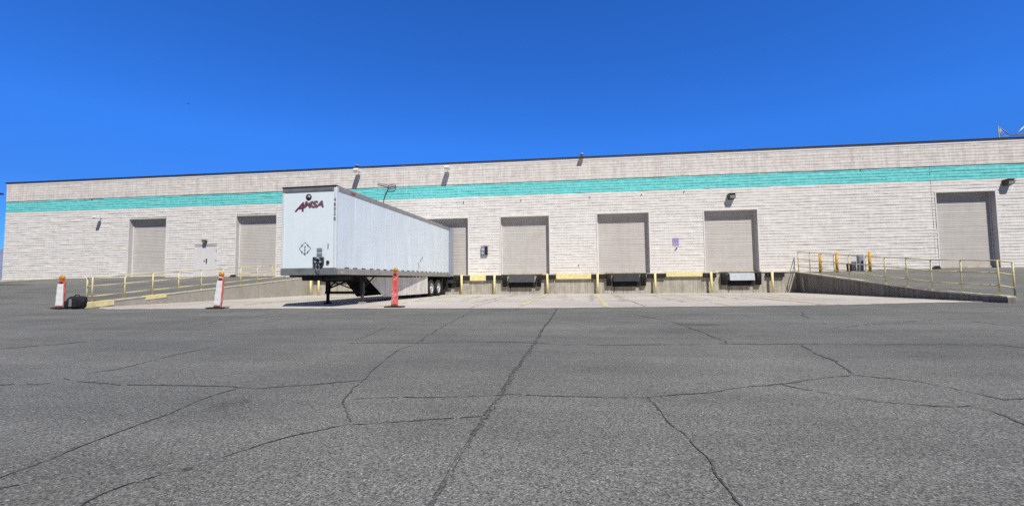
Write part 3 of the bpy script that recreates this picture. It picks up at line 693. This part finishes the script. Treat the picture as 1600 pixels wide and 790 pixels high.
# steel frame standing on the roof at the right
r = empty('roof_frame', (30.2, 3.2, TOP-.6), 0, 'slim open metal frame on the roof at the far right', 'frame')
m = MB(); m.path([(0, 0, 0), (0, 0, 2.2), (.62, 0, 1.62), (4.6, 0, 1.62)], .035, n=6); m.path([(0, 0, 1.5), (.62, 0, 1.62)], .03, n=6); m.tube((4.6, 0, 0), (4.6, 0, 1.62), .035)
m.build('post', M['cabinet'], r)
m = MB(); m.path([(.9, 0, 1.62), (1.7, .1, 2.35), (2.0, .1, 0)], .035, n=6); m.path([(.2, 0, 1.56), (.06, 0, 2.0)], .018, n=5); m.path([(.4, 0, 1.6), (.06, 0, 2.1)], .018, n=5); m.build('brace', M['galv'], r)

# ---------------------------------------------------------------- semi-trailer
TL, TW, ZB, ZT = 12.86, 1.035, 1.13, 4.22
tr = empty('semi_trailer', (-4.95, -.42, 0), -math.atan2(.47, 12.85), 'long white box semi-trailer parked nose out against the dock, red lettering on its front', 'trailer')
# side sheets with shallow dents
m = MB(); nx, nz = 64, 14
def dent(u, v): return .005*math.sin(u*7.3+v*2)*math.sin(v*3.1+u*1.7)+.0025*math.sin(u*23)*math.cos(v*5)
for sx in (-1, 1):
    gdd = [[m.bm.verts.new((sx*(TW+(0 if i in (0, nx) or j in (0, nz) else dent(i*.2+sx, j*.23))), -TL+.09+(TL-.2)*i/nx, ZB+.2+(ZT-ZB-.36)*j/nz)) for j in range(nz+1)] for i in range(nx+1)]
    for i in range(nx):
        for j in range(nz):
            f = m.bm.faces.new((gdd[i][j], gdd[i+1][j], gdd[i+1][j+1], gdd[i][j+1])); f.smooth = True
m.build('side_sheet', M['tr_white'], tr); m = MB()
gdd = [[m.bm.verts.new((-TW+.09+(2*TW-.18)*i/16, -TL+(0 if i in (0, 16) or j in (0, nz) else dent(i*.3+9, j*.3)*.5), ZB+.2+(ZT-ZB-.36)*j/nz)) for j in range(nz+1)] for i in range(17)]
for i in range(16):
    for j in range(nz):
        f = m.bm.faces.new((gdd[i][j], gdd[i+1][j], gdd[i+1][j+1], gdd[i][j+1])); f.smooth = True
m.build('front_panel', M['tr_front'], tr); m = MB()
m.quad((-TW, -TL, ZT-.01), (TW, -TL, ZT-.01), (TW, 0, ZT-.01), (-TW, 0, ZT-.01)); m.quad((-TW, -TL+.01, ZB+.04), (TW, -TL+.01, ZB+.04), (TW, 0, ZB+.04), (-TW, 0, ZB+.04))
m.build('roof', M['tr_white'], tr)
for k in range(1, 10):
    for sx in (-1, 1): MB().box(sx*TW-.004, sx*TW+.004, -TL+.02+k*1.28, -TL+.028+k*1.28, ZB+.2, ZT-.16).build('panel_seam', M['tr_white'], tr)
for sx in (-1, 1): MB().box(sx*(TW-.045)-.055, sx*(TW-.045)+.055, -TL-.012, -TL+.12, ZB+.16, ZT-.03, .02).build('corner_post', M['tr_post'], tr)
for sx in (-1, 1): MB().box(sx*TW-.02, sx*TW+.02, -TL+.1, -.10, ZT-.17, ZT, .01).build('top_rail', M['tr_rail'], tr)
MB().box(-TW+.01, TW-.09, -TL-.025, -TL+.09, ZT-.18, ZT-.035, .012).build('front_header', M['tr_rail_dark'], tr)
MB().box(-TW-.01, TW+.01, -TL-.035, -TL+.16, ZT-.036, ZT+.015, .01).build('header_cap', M['black'], tr)
for sx in (-1, 1): MB().box(sx*TW-.025, sx*TW+.025, -TL+.12, -.02, ZB, ZB+.22, .008).build('bottom_rail', M['tr_rail'], tr)
MB().box(-TW-.01, TW+.01, -TL-.03, -TL+.12, ZB-.01, ZB+.24, .015).build('front_sill', M['tr_rail_dark'], tr)
m = MB()
for sx in (-1, 1): m.box(sx*TW-.05, sx*TW+.05, -.11, .02, ZB-.03, ZT+.01, .01)
m.box(-TW, TW, -.1, .02, ZT-.16, ZT+.01, .01); m.box(-TW, TW, -.1, .02, ZB-.05, ZB+.2, .01)
m.build('rear_frame', M['tr_rail_dark'], tr)
m = MB(); m.box(TW+.055, TW+.29, -.13, -.07, ZB+.02, ZT-.08, .01); m.box(TW+.02, TW+.06, -.12, -.06, ZB+.1, ZT-.2); m.build('open_rear_door', M['cabinet'], tr)
for x in (-1, 1):
    m = MB(); m.box(x*TW-.03 if x < 0 else TW-.01, x*TW+.01 if x < 0 else TW+.03, -TL+.95, -TL+1.25, ZT-.14, ZT-.05, .01); m.build('marker_light', M['redlamp'], tr)
for y in (-TL+.32, ):
    MB().box(TW+.02, TW+.03, y, y+.12, ZB+.06, ZB+.10).build('marker_light', M['tape_w'], tr)
for k in range(20):
    y = -TL+.55+k*.62+(.0 if k % 3 else .03)
    if y > -.4: break
    MB().box(TW-.002, TW+.010, y, y+.30, ZB+.225, ZB+.26).build('reflective_tape', M['tape'] if k % 3 == 1 else M['black'], tr)
# front lettering and fittings
FR = (R(90), 0, 0); yf = -TL-.014
text_part('lettering', 'A', .43, M['maroon'], (-.37, yf, 3.50), FR, tr, shear=.5, xs=1.08, bold=.012)
text_part('lettering', 'MSA', .30, M['plum'], (.16, yf, 3.58), FR, tr, shear=.3, xs=1.36, bold=.012)
MB().lathe([(0, -.002), (.11, -.002), (.11, .006), (0, .006)], 'y', (-.01, yf, 3.85), 28).build('emblem', M['black'], tr)
m = MB(); 
for a, b in (((-.01, 3.91), (-.07, 3.805)), ((-.01, 3.91), (.03, 3.805)), ((-.05, 3.835), (.03, 3.855)), ((.01, 3.905), (.06, 3.825))):
    m.tube((a[0], yf-.006, a[1]), (b[0], yf-.006, b[1]), .008, n=6)
m.build('emblem_figure', M['tape_w'], tr)
for i, (ch, z) in enumerate((('4', 3.72), ('8', 3.55), ('0', 3.39), ('2', 3.23), ('8', 3.05))):
    text_part('unit_number', ch, .17, M['grey_mark'], (TW-.045, -TL-.016, z), FR, tr, xs=.85, ys=1.0, bold=.006)
m = MB(); cx, cz, q = -.12, 2.05, .225
for a, b in (((0, q), (q, 0)), ((q, 0), (0, -q)), ((0, -q), (-q, 0)), ((-q, 0), (0, q))):
    m.tube((cx+a[0], yf-.002, cz+a[1]), (cx+b[0], yf-.002, cz+b[1]), .005, n=6)
for a in ((q*.5, q*.5), (-q*.5, q*.5), (q*.5, -q*.5), (-q*.5, -q*.5), (0, .06), (0, -.04), (0, -.15)): m.box(cx+a[0]-.02, cx+a[0]+.02, yf-.01, yf, cz+a[1]-.022, cz+a[1]+.022)
m.build('placard_holder', M['grey_mark'], tr)
MB().box(.33, .54, yf-.012, yf, 1.95, 2.05, .004).box(.33, .54, yf-.012, yf, 1.80, 1.89, .004).build('data_plate', M['cabinet'], tr)
m = MB(); m.box(.22, .62, yf-.08, yf, 1.50, 1.74, .02); m.box(.27, .57, yf-.06, yf, 1.38, 1.5, .02)
gb = m.build('coupling_box', M['steel_dark'], tr)
m = MB(); m.path([(.34, yf-.09, 1.66), (.44, yf-.11, 1.70), (.52, yf-.09, 1.64)], .025); m.ball((.33, yf-.09, 1.56), .045, 10, 8); m.ball((.52, yf-.09, 1.56), .045, 10, 8); m.build('gladhand', M['cabinet'], gb)
m = MB(); m.path([(.38, yf-.09, 1.5), (.36, yf-.10, 1.38), (.42, yf-.07, 1.22)], .014); m.path([(.47, yf-.09, 1.5), (.50, yf-.10, 1.36), (.45, yf-.07, 1.22)], .012); m.build('cable', M['cabinet'], gb)
MB().lathe([(0, -.03), (.055, -.03), (.055, .0), (0, 0)], 'y', (.76, yf, 1.56), 16).build('socket', M['black'], tr)
MB().box(.745, .775, yf-.02, yf, 2.05, 2.2, .004).build('bracket', M['grey_mark'], tr)
m = MB(); m.path([(TW+.008, -TL+8.2, 2.15), (TW+.008, -TL+8.0, 2.0), (TW+.008, -TL+7.85, 1.9)], .012, n=5); m.path([(TW+.008, -TL+7.55, 1.85), (TW+.008, -TL+7.7, 1.6), (TW+.008, -TL+7.65, 1.48)], .012, n=5); m.build('scuff_mark', M['grey_mark'], tr)

# chassis
m = MB()
for k in range(30): m.box(-TW+.04, TW-.04, -TL+.4+k*.41, -TL+.45+k*.41, ZB-.07, ZB+.03)
for sx in (-1, 1): m.box(sx*.42-.04, sx*.42+.04, -TL+.35, -.3, ZB-.2, ZB-.06)
m.box(-.55, .75, -TL+.45, -TL+1.6, ZB-.14, ZB-.02, .01); m.tube((0, -TL+.95, ZB-.14), (0, -TL+.95, ZB-.24), .05)
m.box(-.28, -.08, -TL+.22, -TL+.5, ZB-.20, ZB-.02, .01); m.box(.05, .32, -TL+.22, -TL+.5, ZB-.18, ZB-.02, .01)
m.build('chassis', M['tr_black'], tr)
LG = -TL+2.42
lg = MB(); lg.box(-.85, .85, LG-.05, LG+.05, .40, .50, .01)
lg.path([(-.72, LG, .95), (.72, LG, .45)], .025, n=6); lg.box(-.9, .9, LG-.07, LG+.07, ZB-.25, ZB-.05, .01)
lg.path([(-.72, LG+.05, .62), (-.42, LG+1.2, ZB-.15)], .035, n=6); lg.path([(.72, LG+.05, .62), (.42, LG+1.2, ZB-.15)], .035, n=6)
lg.path([(-.72, LG, .8), (-.95, LG, ZB-.1)], .03, n=6); lg.path([(.74, LG, .6), (1.0, LG+.5, ZB-.05)], .03, n=6); lg.path([(-.72, LG, .62), (-.3, LG, .98)], .03, n=6)
lgo = lg.build('landing_gear', M['tr_black'], tr)
for sx, mt in ((-1, M['tr_black']), (1, M['steel_dark'])):
    m = MB(); m.box(sx*.74-.07, sx*.74+.07, LG-.08, LG+.08, .42, ZB, .01); m.box(sx*.74-.045, sx*.74+.045, LG-.055, LG+.055, .06, .45, .008)
    leg = m.build('leg', mt, lgo)
    MB().box(sx*.74-.11, sx*.74+.11, LG-.12, LG+.12, .012, .07, .012).build('foot', M['conc'] if sx > 0 else mt, leg)  # right foot takes the pale concrete colour to look sunlit
# side skirts, toed in towards the front
for sx in (-1, 1):
    m = MB(); n = 24; P = []
    y0t, y1 = -TL+3.05, -TL+9.0
    for i in range(n+1):
        u = i/n; y = y0t+(y1-y0t)*u; ins = .50*(1-u)**1.0+.015
        zb = max(.20+.0*u, ZB-.02-(y-y0t)*.62) if u < .3 else .20
        x = sx*(TW-ins)+.012*math.sin(i*1.9)
        P.append((m.bm.verts.new((x, y, max(.20, zb))), m.bm.verts.new((sx*(TW-ins*.95), y, ZB-.01))))
    for a, b in zip(P, P[1:]): m.bm.faces.new((a[0], b[0], b[1], a[1]))
    m.build('side_skirt', M['skirt'] if sx > 0 else M['tr_black'], tr)
# tandem wheels
for ya in (-3.17, -1.98):
    ax = MB().tube((-TW+.15, ya, .47), (TW-.15, ya, .47), .07).build('axle', M['tr_black'], tr)
    for sx in (-1, 1):
        for off in (.13, .42):
            cx = sx*(TW-off); wh = empty('wheel', (cx, ya, .476), 0); wh.parent = tr
            t_ = MB(); t_.lathe([(.28, -.10), (.42, -.125), (.46, -.10), (.468, -.04), (.468, .04), (.46, .10), (.42, .125), (.28, .10)], 'x', (0, 0, 0), 40)
            for q in range(3): t_.lathe([(.469, -.06+q*.06-.006), (.472, -.06+q*.06), (.469, -.06+q*.06+.006)], 'x', (0, 0, 0), 40)
            t_.build('tyre', M['tyre'], wh)
            s = sx if off < .2 else -sx
            MB().lathe([(.285, s*.10), (.27, s*.105), (.25, s*.02), (.13, s*.0), (.10, s*.04), (.09, s*.10), (0, s*.11)], 'x', (0, 0, 0), 32).build('rim', M['rim'], wh)
m = MB()
for sx in (-1, 1): m.box(sx*.42-.04, sx*.42+.04, -4.1, -1.0, .62, .95, .01); m.box(sx*.42-.12, sx*.42+.12, -2.75, -2.4, .35, .65, .02)
m.build('suspension', M['tr_black'], tr)
for sx in (-1, 1): MB().box(sx*.70-.33, sx*.70+.33, -1.32, -1.30, .14, ZB-.05).build('mud_flap', M['rubber'], tr)
MB().box(-TW+.05, TW-.02, -.32, -.26, .30, ZB-.04, .02).build('tail_shade_plate', M['tr_black'], tr)  # dark plate added in place of the shade under the tail
m = MB(); m.box(-TW+.05, TW-.05, -.14, -.04, .45, .55, .01)
for sx in (-1, 1): m.box(sx*.6-.05, sx*.6+.05, -.12, -.05, .5, ZB-.03); m.path([(sx*.95, -.9, ZB-.05), (sx*.9, -.1, .5)], .03, n=6)
m.build('underride_guard', M['tr_black'], tr)

# ---------------------------------------------------------------- delineators
def delineator(x, d, rz, tilt, lab, w, facemat, backmat, base_w, h=.98, lamp_r=.09, pale=False, fallen=False):
    z = gz(x, d)
    r = empty('traffic_delineator', (x, -d, z+.006), rz, lab, 'delineator', 'delineators along the edge of the truck pit')
    T = Matrix.Rotation(tilt, 3, 'Y')
    b = MB(); b.box(-base_w/2, base_w/2, -.17, .17, 0, .045, .015); b.box(-.1, .1, -.08, .08, .04, .08, .012); b.build('base', M['rubber'], r)
    pm = MB(); n = 14; ringsP = []
    for i in range(n+1):
        u = i/n; zz = .06+(h-.06)*u; ww = w/2*(1.12-.22*u); wob = .006*math.sin(u*17+x)
        ringsP.append([pm.bm.verts.new(T @ Vector(v)) for v in ((-ww+wob, -.03, zz), (ww+wob, -.03, zz), (ww+wob, .03, zz), (-ww+wob, .03, zz))])
    for A, B in zip(ringsP, ringsP[1:]):
        for i in range(4): pm.bm.faces.new((A[i], A[(i+1) % 4], B[(i+1) % 4], B[i]))
    pm.bm.faces.new(ringsP[0]); pm.bm.faces.new(ringsP[-1][::-1])
    bmesh.ops.bevel(pm.bm, geom=[e for e in pm.bm.edges if abs((e.verts[0].co-e.verts[1].co).z) > .01 and len(e.link_faces) == 2], offset=.008, segments=1, affect='EDGES')
    pan = pm.build('panel', backmat, r)
    s = MB(); z0, z1 = .12, h-.09; prev = None; n = 12
    for i in range(n+1):
        u = i/n; zz = z0+(z1-z0)*u; ww = w/2*(1.0-.20*u); wob = .006*math.sin(u*17+x)
        cur = [s.bm.verts.new(T @ Vector(v)) for v in ((-ww+wob-.012, -.037-.002*math.sin(i*2.1), zz), (ww+wob-.012, -.037-.002*math.cos(i*1.7), zz))]
        if prev: s.bm.faces.new((prev[0], prev[1], cur[1], cur[0]))
        prev = cur
    s.build('reflective_sheet', facemat, pan)
    gmb = MB(); gmb.box(-w*.28, w*.28, -.042, -.034, h-.07, h-.035, .004, rot=T, piv=(0, 0, 0)); gmb.build('grip_slot', M['black'], pan)
    lm = MB(); lm.box(-.05, .05, -.05, .05, h, h+.04, .01, rot=T, piv=(0, 0, 0)); lo = lm.build('warning_light', M['orange'] if not pale else M['sheet_white'], r)
    c = T @ Vector((0, 0, h+.04+lamp_r*.92))
    MB().lathe([(0, -.055), (lamp_r*.6, -.05), (lamp_r, -.02), (lamp_r, .02), (lamp_r*.6, .05), (0, .055)], 'y', c, 24).build('lens', M['amber'], lo)
    return r
delineator(-14.52, 13.9, R(8), R(1.5), 'white-faced delineator with orange edges and round orange light, beside the black backpack', .27, M['sheet_white'], M['orange'], .34, h=.98, lamp_r=.094)
delineator(-8.42, 13.76, R(4), R(5.5), 'white delineator leaning right with an amber light, in front of the left ramp wall', .24, M['sheet_white'], M['orange'], .62, h=1.05, lamp_r=.088, pale=True)
delineator(-2.26, 13.3, R(-5), R(1.5), 'scuffed red delineator with a yellow light standing in front of the trailer side', .20, M['pinkred'], M['orange'], .62, h=1.14, lamp_r=.078)

# ---------------------------------------------------------------- backpack left on the asphalt
bx, bd = -14.02, 13.75
bp_ = empty('backpack', (bx, -bd, gz(bx, bd)+.002), R(6), 'bulky black backpack with a grey patch lying by the end of the yellow railing', 'backpack')
m = MB(); m.ball((0, 0, .23), .30, 24, 16, (.95, .62, .77))
for v in m.bm.verts:
    q = v.co-Vector((0, 0, .23)); k = (abs(q.x/.285)**4+abs(q.y/.186)**4+abs(q.z/.231)**4)**.25
    rr = math.sqrt((q.x/.285)**2+(q.y/.186)**2+(q.z/.231)**2)
    if k > 0: v.co = Vector((0, 0, .23))+q*(rr/k*(.97+.03*math.sin(q.x*31+q.z*23)))
m.build('body', M['bag'], bp_)
m = MB(); m.box(-.26, .20, -.235, -.16, .05, .30, .04); m.build('front_pocket', M['bag'], bp_)
m = MB(); m.box(-.05, .05, -.246, -.238, .10, .36, .003); m.build('patch', M['bag_grey'], bp_)
m = MB(); m.path([(-.1, 0, .44), (-.06, 0, .50), (.06, 0, .50), (.1, 0, .44)], .016); m.build('carry_handle', M['bag'], bp_)
for pts in ([(-.24, -.05, .12), (-.45, -.1, .09), (-.75, -.14, .05), (-1.05, -.12, .03), (-1.2, -.05, .025)], [(-.24, .08, .08), (-.5, .02, .06), (-.8, -.04, .04), (-1.02, -.2, .025)], [(.26, -.05, .40), (.33, -.1, .25), (.34, -.1, .06), (.28, -.12, .02)]):
    m = MB()
    for a, b in zip(pts, pts[1:]):
        a, b = Vector(a), Vector(b); t = (b-a).normalized(); s_ = t.cross(Vector((0, 0, 1))).normalized()*.035; u_ = Vector((0, 0, .012))
        c = [a-s_-u_, a+s_-u_, a+s_+u_, a-s_+u_]; e = [b-s_-u_, b+s_-u_, b+s_+u_, b-s_+u_]
        A = [m.bm.verts.new(v) for v in c]; B = [m.bm.verts.new(v) for v in e]
        for i in range(4): m.bm.faces.new((A[i], A[(i+1) % 4], B[(i+1) % 4], B[i]))
        m.bm.faces.new(A[::-1]); m.bm.faces.new(B)
    m.build('strap', M['bag'], bp_)

# ---------------------------------------------------------------- street lamp at the left frame edge, bird, far trees
r = empty('street_lamp', (-30.8, -6.0, gz(-30.8, 6.0)+.08), 0, 'dark street lamp whose head just enters the frame at the far left', 'street lamp')
MB().tube((0, 0, 0), (0, 0, 5.3), .07, .045).build('pole', M['bronze'], r)
MB().path([(0, 0, 5.2), (.5, 0, 5.32), (1.0, 0, 5.33)], .03).build('arm', M['bronze'], r)
MB().box(.95, 1.50, -.12, .12, 5.28, 5.38, .03).build('head', M['bronze'], r)
r = empty('bird', (-42.4, 20, 22.8), R(30), 'tiny dark bird flying in the blue sky above the left of the building', 'bird')
MB().ball((0, 0, 0), .045, 12, 8, (1.9, .9, .8)).ball((.1, 0, .02), .028, 10, 6).prism([(-.08, 0), (-.17, .04), (-.17, -.04)], 'z', -.005, .005).build('body', M['black'], r)
m = MB(); m.quad((.04, .02, .01), (-.05, .02, .01), (-.09, .22, .05), (-.03, .24, .05)); m.quad((.04, -.02, .01), (-.05, -.02, .01), (-.09, -.22, -.02), (-.03, -.24, -.02)); m.build('wing', M['black'], r)
def tree(x, y, h, lab):
    z = 1.0; r = empty('tree', (x, y, z), 0, lab, 'tree', 'far trees beyond the left corner of the building')
    t = MB(); t.tube((0, 0, -.5), (.1, 0, h*.5), .22, .10); 
    for k in range(6):
        a = rnd.uniform(0, 6.28); t.tube((.05, 0, h*.25+k*.1*h*.5), (math.cos(a)*h*.25, math.sin(a)*h*.25, h*.5+k*.05*h), .07, .02, n=6)
    t.build('trunk', M['bark'], r)
    c = MB()
    cl = [(rnd.gauss(0, h*.2), rnd.gauss(0, h*.2), h*rnd.uniform(.35, .95), rnd.uniform(.08, .17)*h) for _ in range(26)]
    for cx, cy, cz, cr in cl:
        for _ in range(70):
            v = Vector((rnd.gauss(0, 1), rnd.gauss(0, 1), rnd.gauss(0, .8))).normalized()*cr*rnd.uniform(.5, 1)
            p = Vector((cx, cy, cz))+v; e = Vector((rnd.gauss(0, 1), rnd.gauss(0, 1), rnd.gauss(0, 1))).normalized()*.14; q = e.orthogonal().normalized()*.09
            c.bm.faces.new([c.bm.verts.new(p+e), c.bm.verts.new(p+q), c.bm.verts.new(p-e), c.bm.verts.new(p-q)])
    c.build('crown', M['leaf'], r, normals=False)
tree(-62, 26, 3.6, 'dark green tree beyond the left corner, the nearer and lower one')
tree(-74, 34, 4.6, 'dark green tree beyond the left corner, the farther and taller one')

# ---------------------------------------------------------------- camera
cam = bpy.data.cameras.new('camera'); co = bpy.data.objects.new('camera', cam); COL.objects.link(co)
cam.sensor_width = 36; cam.sensor_fit = 'HORIZONTAL'; cam.lens = 36*693.9/1600; cam.clip_end = 5000; cam.clip_start = .05
th = R(7.4146); pitch = .060808; roll = .01002
mrot = Matrix.Rotation(th, 4, 'Z') @ Matrix.Rotation(math.pi/2+pitch, 4, 'X') @ Matrix.Rotation(-roll, 4, 'Z')
co.matrix_world = Matrix.Translation((3.598, -27.647, .88)) @ mrot
sc.camera = co

# ---------------------------------------------------------------- light
el, phi = 54, 31        # sun height, and angle from the wall's outward normal towards +x
sd_ = Vector((math.sin(R(phi))*math.cos(R(el)), -math.cos(R(phi))*math.cos(R(el)), math.sin(R(el))))
su = bpy.data.lights.new('sun', 'SUN'); su.energy = 5.0; su.angle = R(.5); su.color = (1, .962, .915)
so = bpy.data.objects.new('sun', su); COL.objects.link(so); so.rotation_euler = sd_.to_track_quat('Z', 'Y').to_euler()
w = bpy.data.worlds.new('World'); sc.world = w; w.use_nodes = True; N = w.node_tree.nodes; L = w.node_tree.links
bg = N['Background']; sky = N.new('ShaderNodeTexSky'); sky.sky_type = 'NISHITA'; sky.sun_disc = False
sky.sun_elevation = R(el); sky.sun_rotation = math.atan2(sd_.x, sd_.y)
sky.altitude = 1400; sky.air_density = 1.0; sky.dust_density = .1; sky.ozone_density = 3.0
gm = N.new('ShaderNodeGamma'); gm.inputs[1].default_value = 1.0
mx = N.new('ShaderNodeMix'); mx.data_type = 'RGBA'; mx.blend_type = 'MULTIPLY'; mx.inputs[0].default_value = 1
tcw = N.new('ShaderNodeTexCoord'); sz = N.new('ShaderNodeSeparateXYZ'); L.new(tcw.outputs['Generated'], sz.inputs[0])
rz_ = N.new('ShaderNodeValToRGB'); L.new(sz.outputs['Z'], rz_.inputs['Fac'])     # sky tint by height, zenith dimmed to cut fill in the shadows
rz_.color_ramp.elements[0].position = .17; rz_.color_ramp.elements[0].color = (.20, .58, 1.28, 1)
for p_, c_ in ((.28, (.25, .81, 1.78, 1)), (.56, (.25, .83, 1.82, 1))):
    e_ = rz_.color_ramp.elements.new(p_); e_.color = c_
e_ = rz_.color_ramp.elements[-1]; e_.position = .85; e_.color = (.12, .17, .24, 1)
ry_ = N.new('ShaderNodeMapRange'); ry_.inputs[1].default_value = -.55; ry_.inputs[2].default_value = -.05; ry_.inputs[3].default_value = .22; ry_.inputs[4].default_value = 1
L.new(sz.outputs['Y'], ry_.inputs[0])                                            # sky behind the camera dimmed so shaded faces get less fill
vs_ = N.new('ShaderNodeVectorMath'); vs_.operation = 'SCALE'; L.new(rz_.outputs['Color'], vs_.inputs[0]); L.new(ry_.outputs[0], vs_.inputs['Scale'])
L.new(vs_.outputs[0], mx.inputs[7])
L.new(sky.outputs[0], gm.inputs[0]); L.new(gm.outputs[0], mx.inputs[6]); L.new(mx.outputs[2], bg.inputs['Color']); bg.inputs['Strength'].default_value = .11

sc.render.engine = 'CYCLES'
sc.view_settings.view_transform = 'Standard'; sc.view_settings.look = 'None'; sc.view_settings.exposure = 0; sc.view_settings.gamma = 1
sc.cycles.use_denoising = False
sc.render.resolution_x = 1024; sc.render.resolution_y = 505
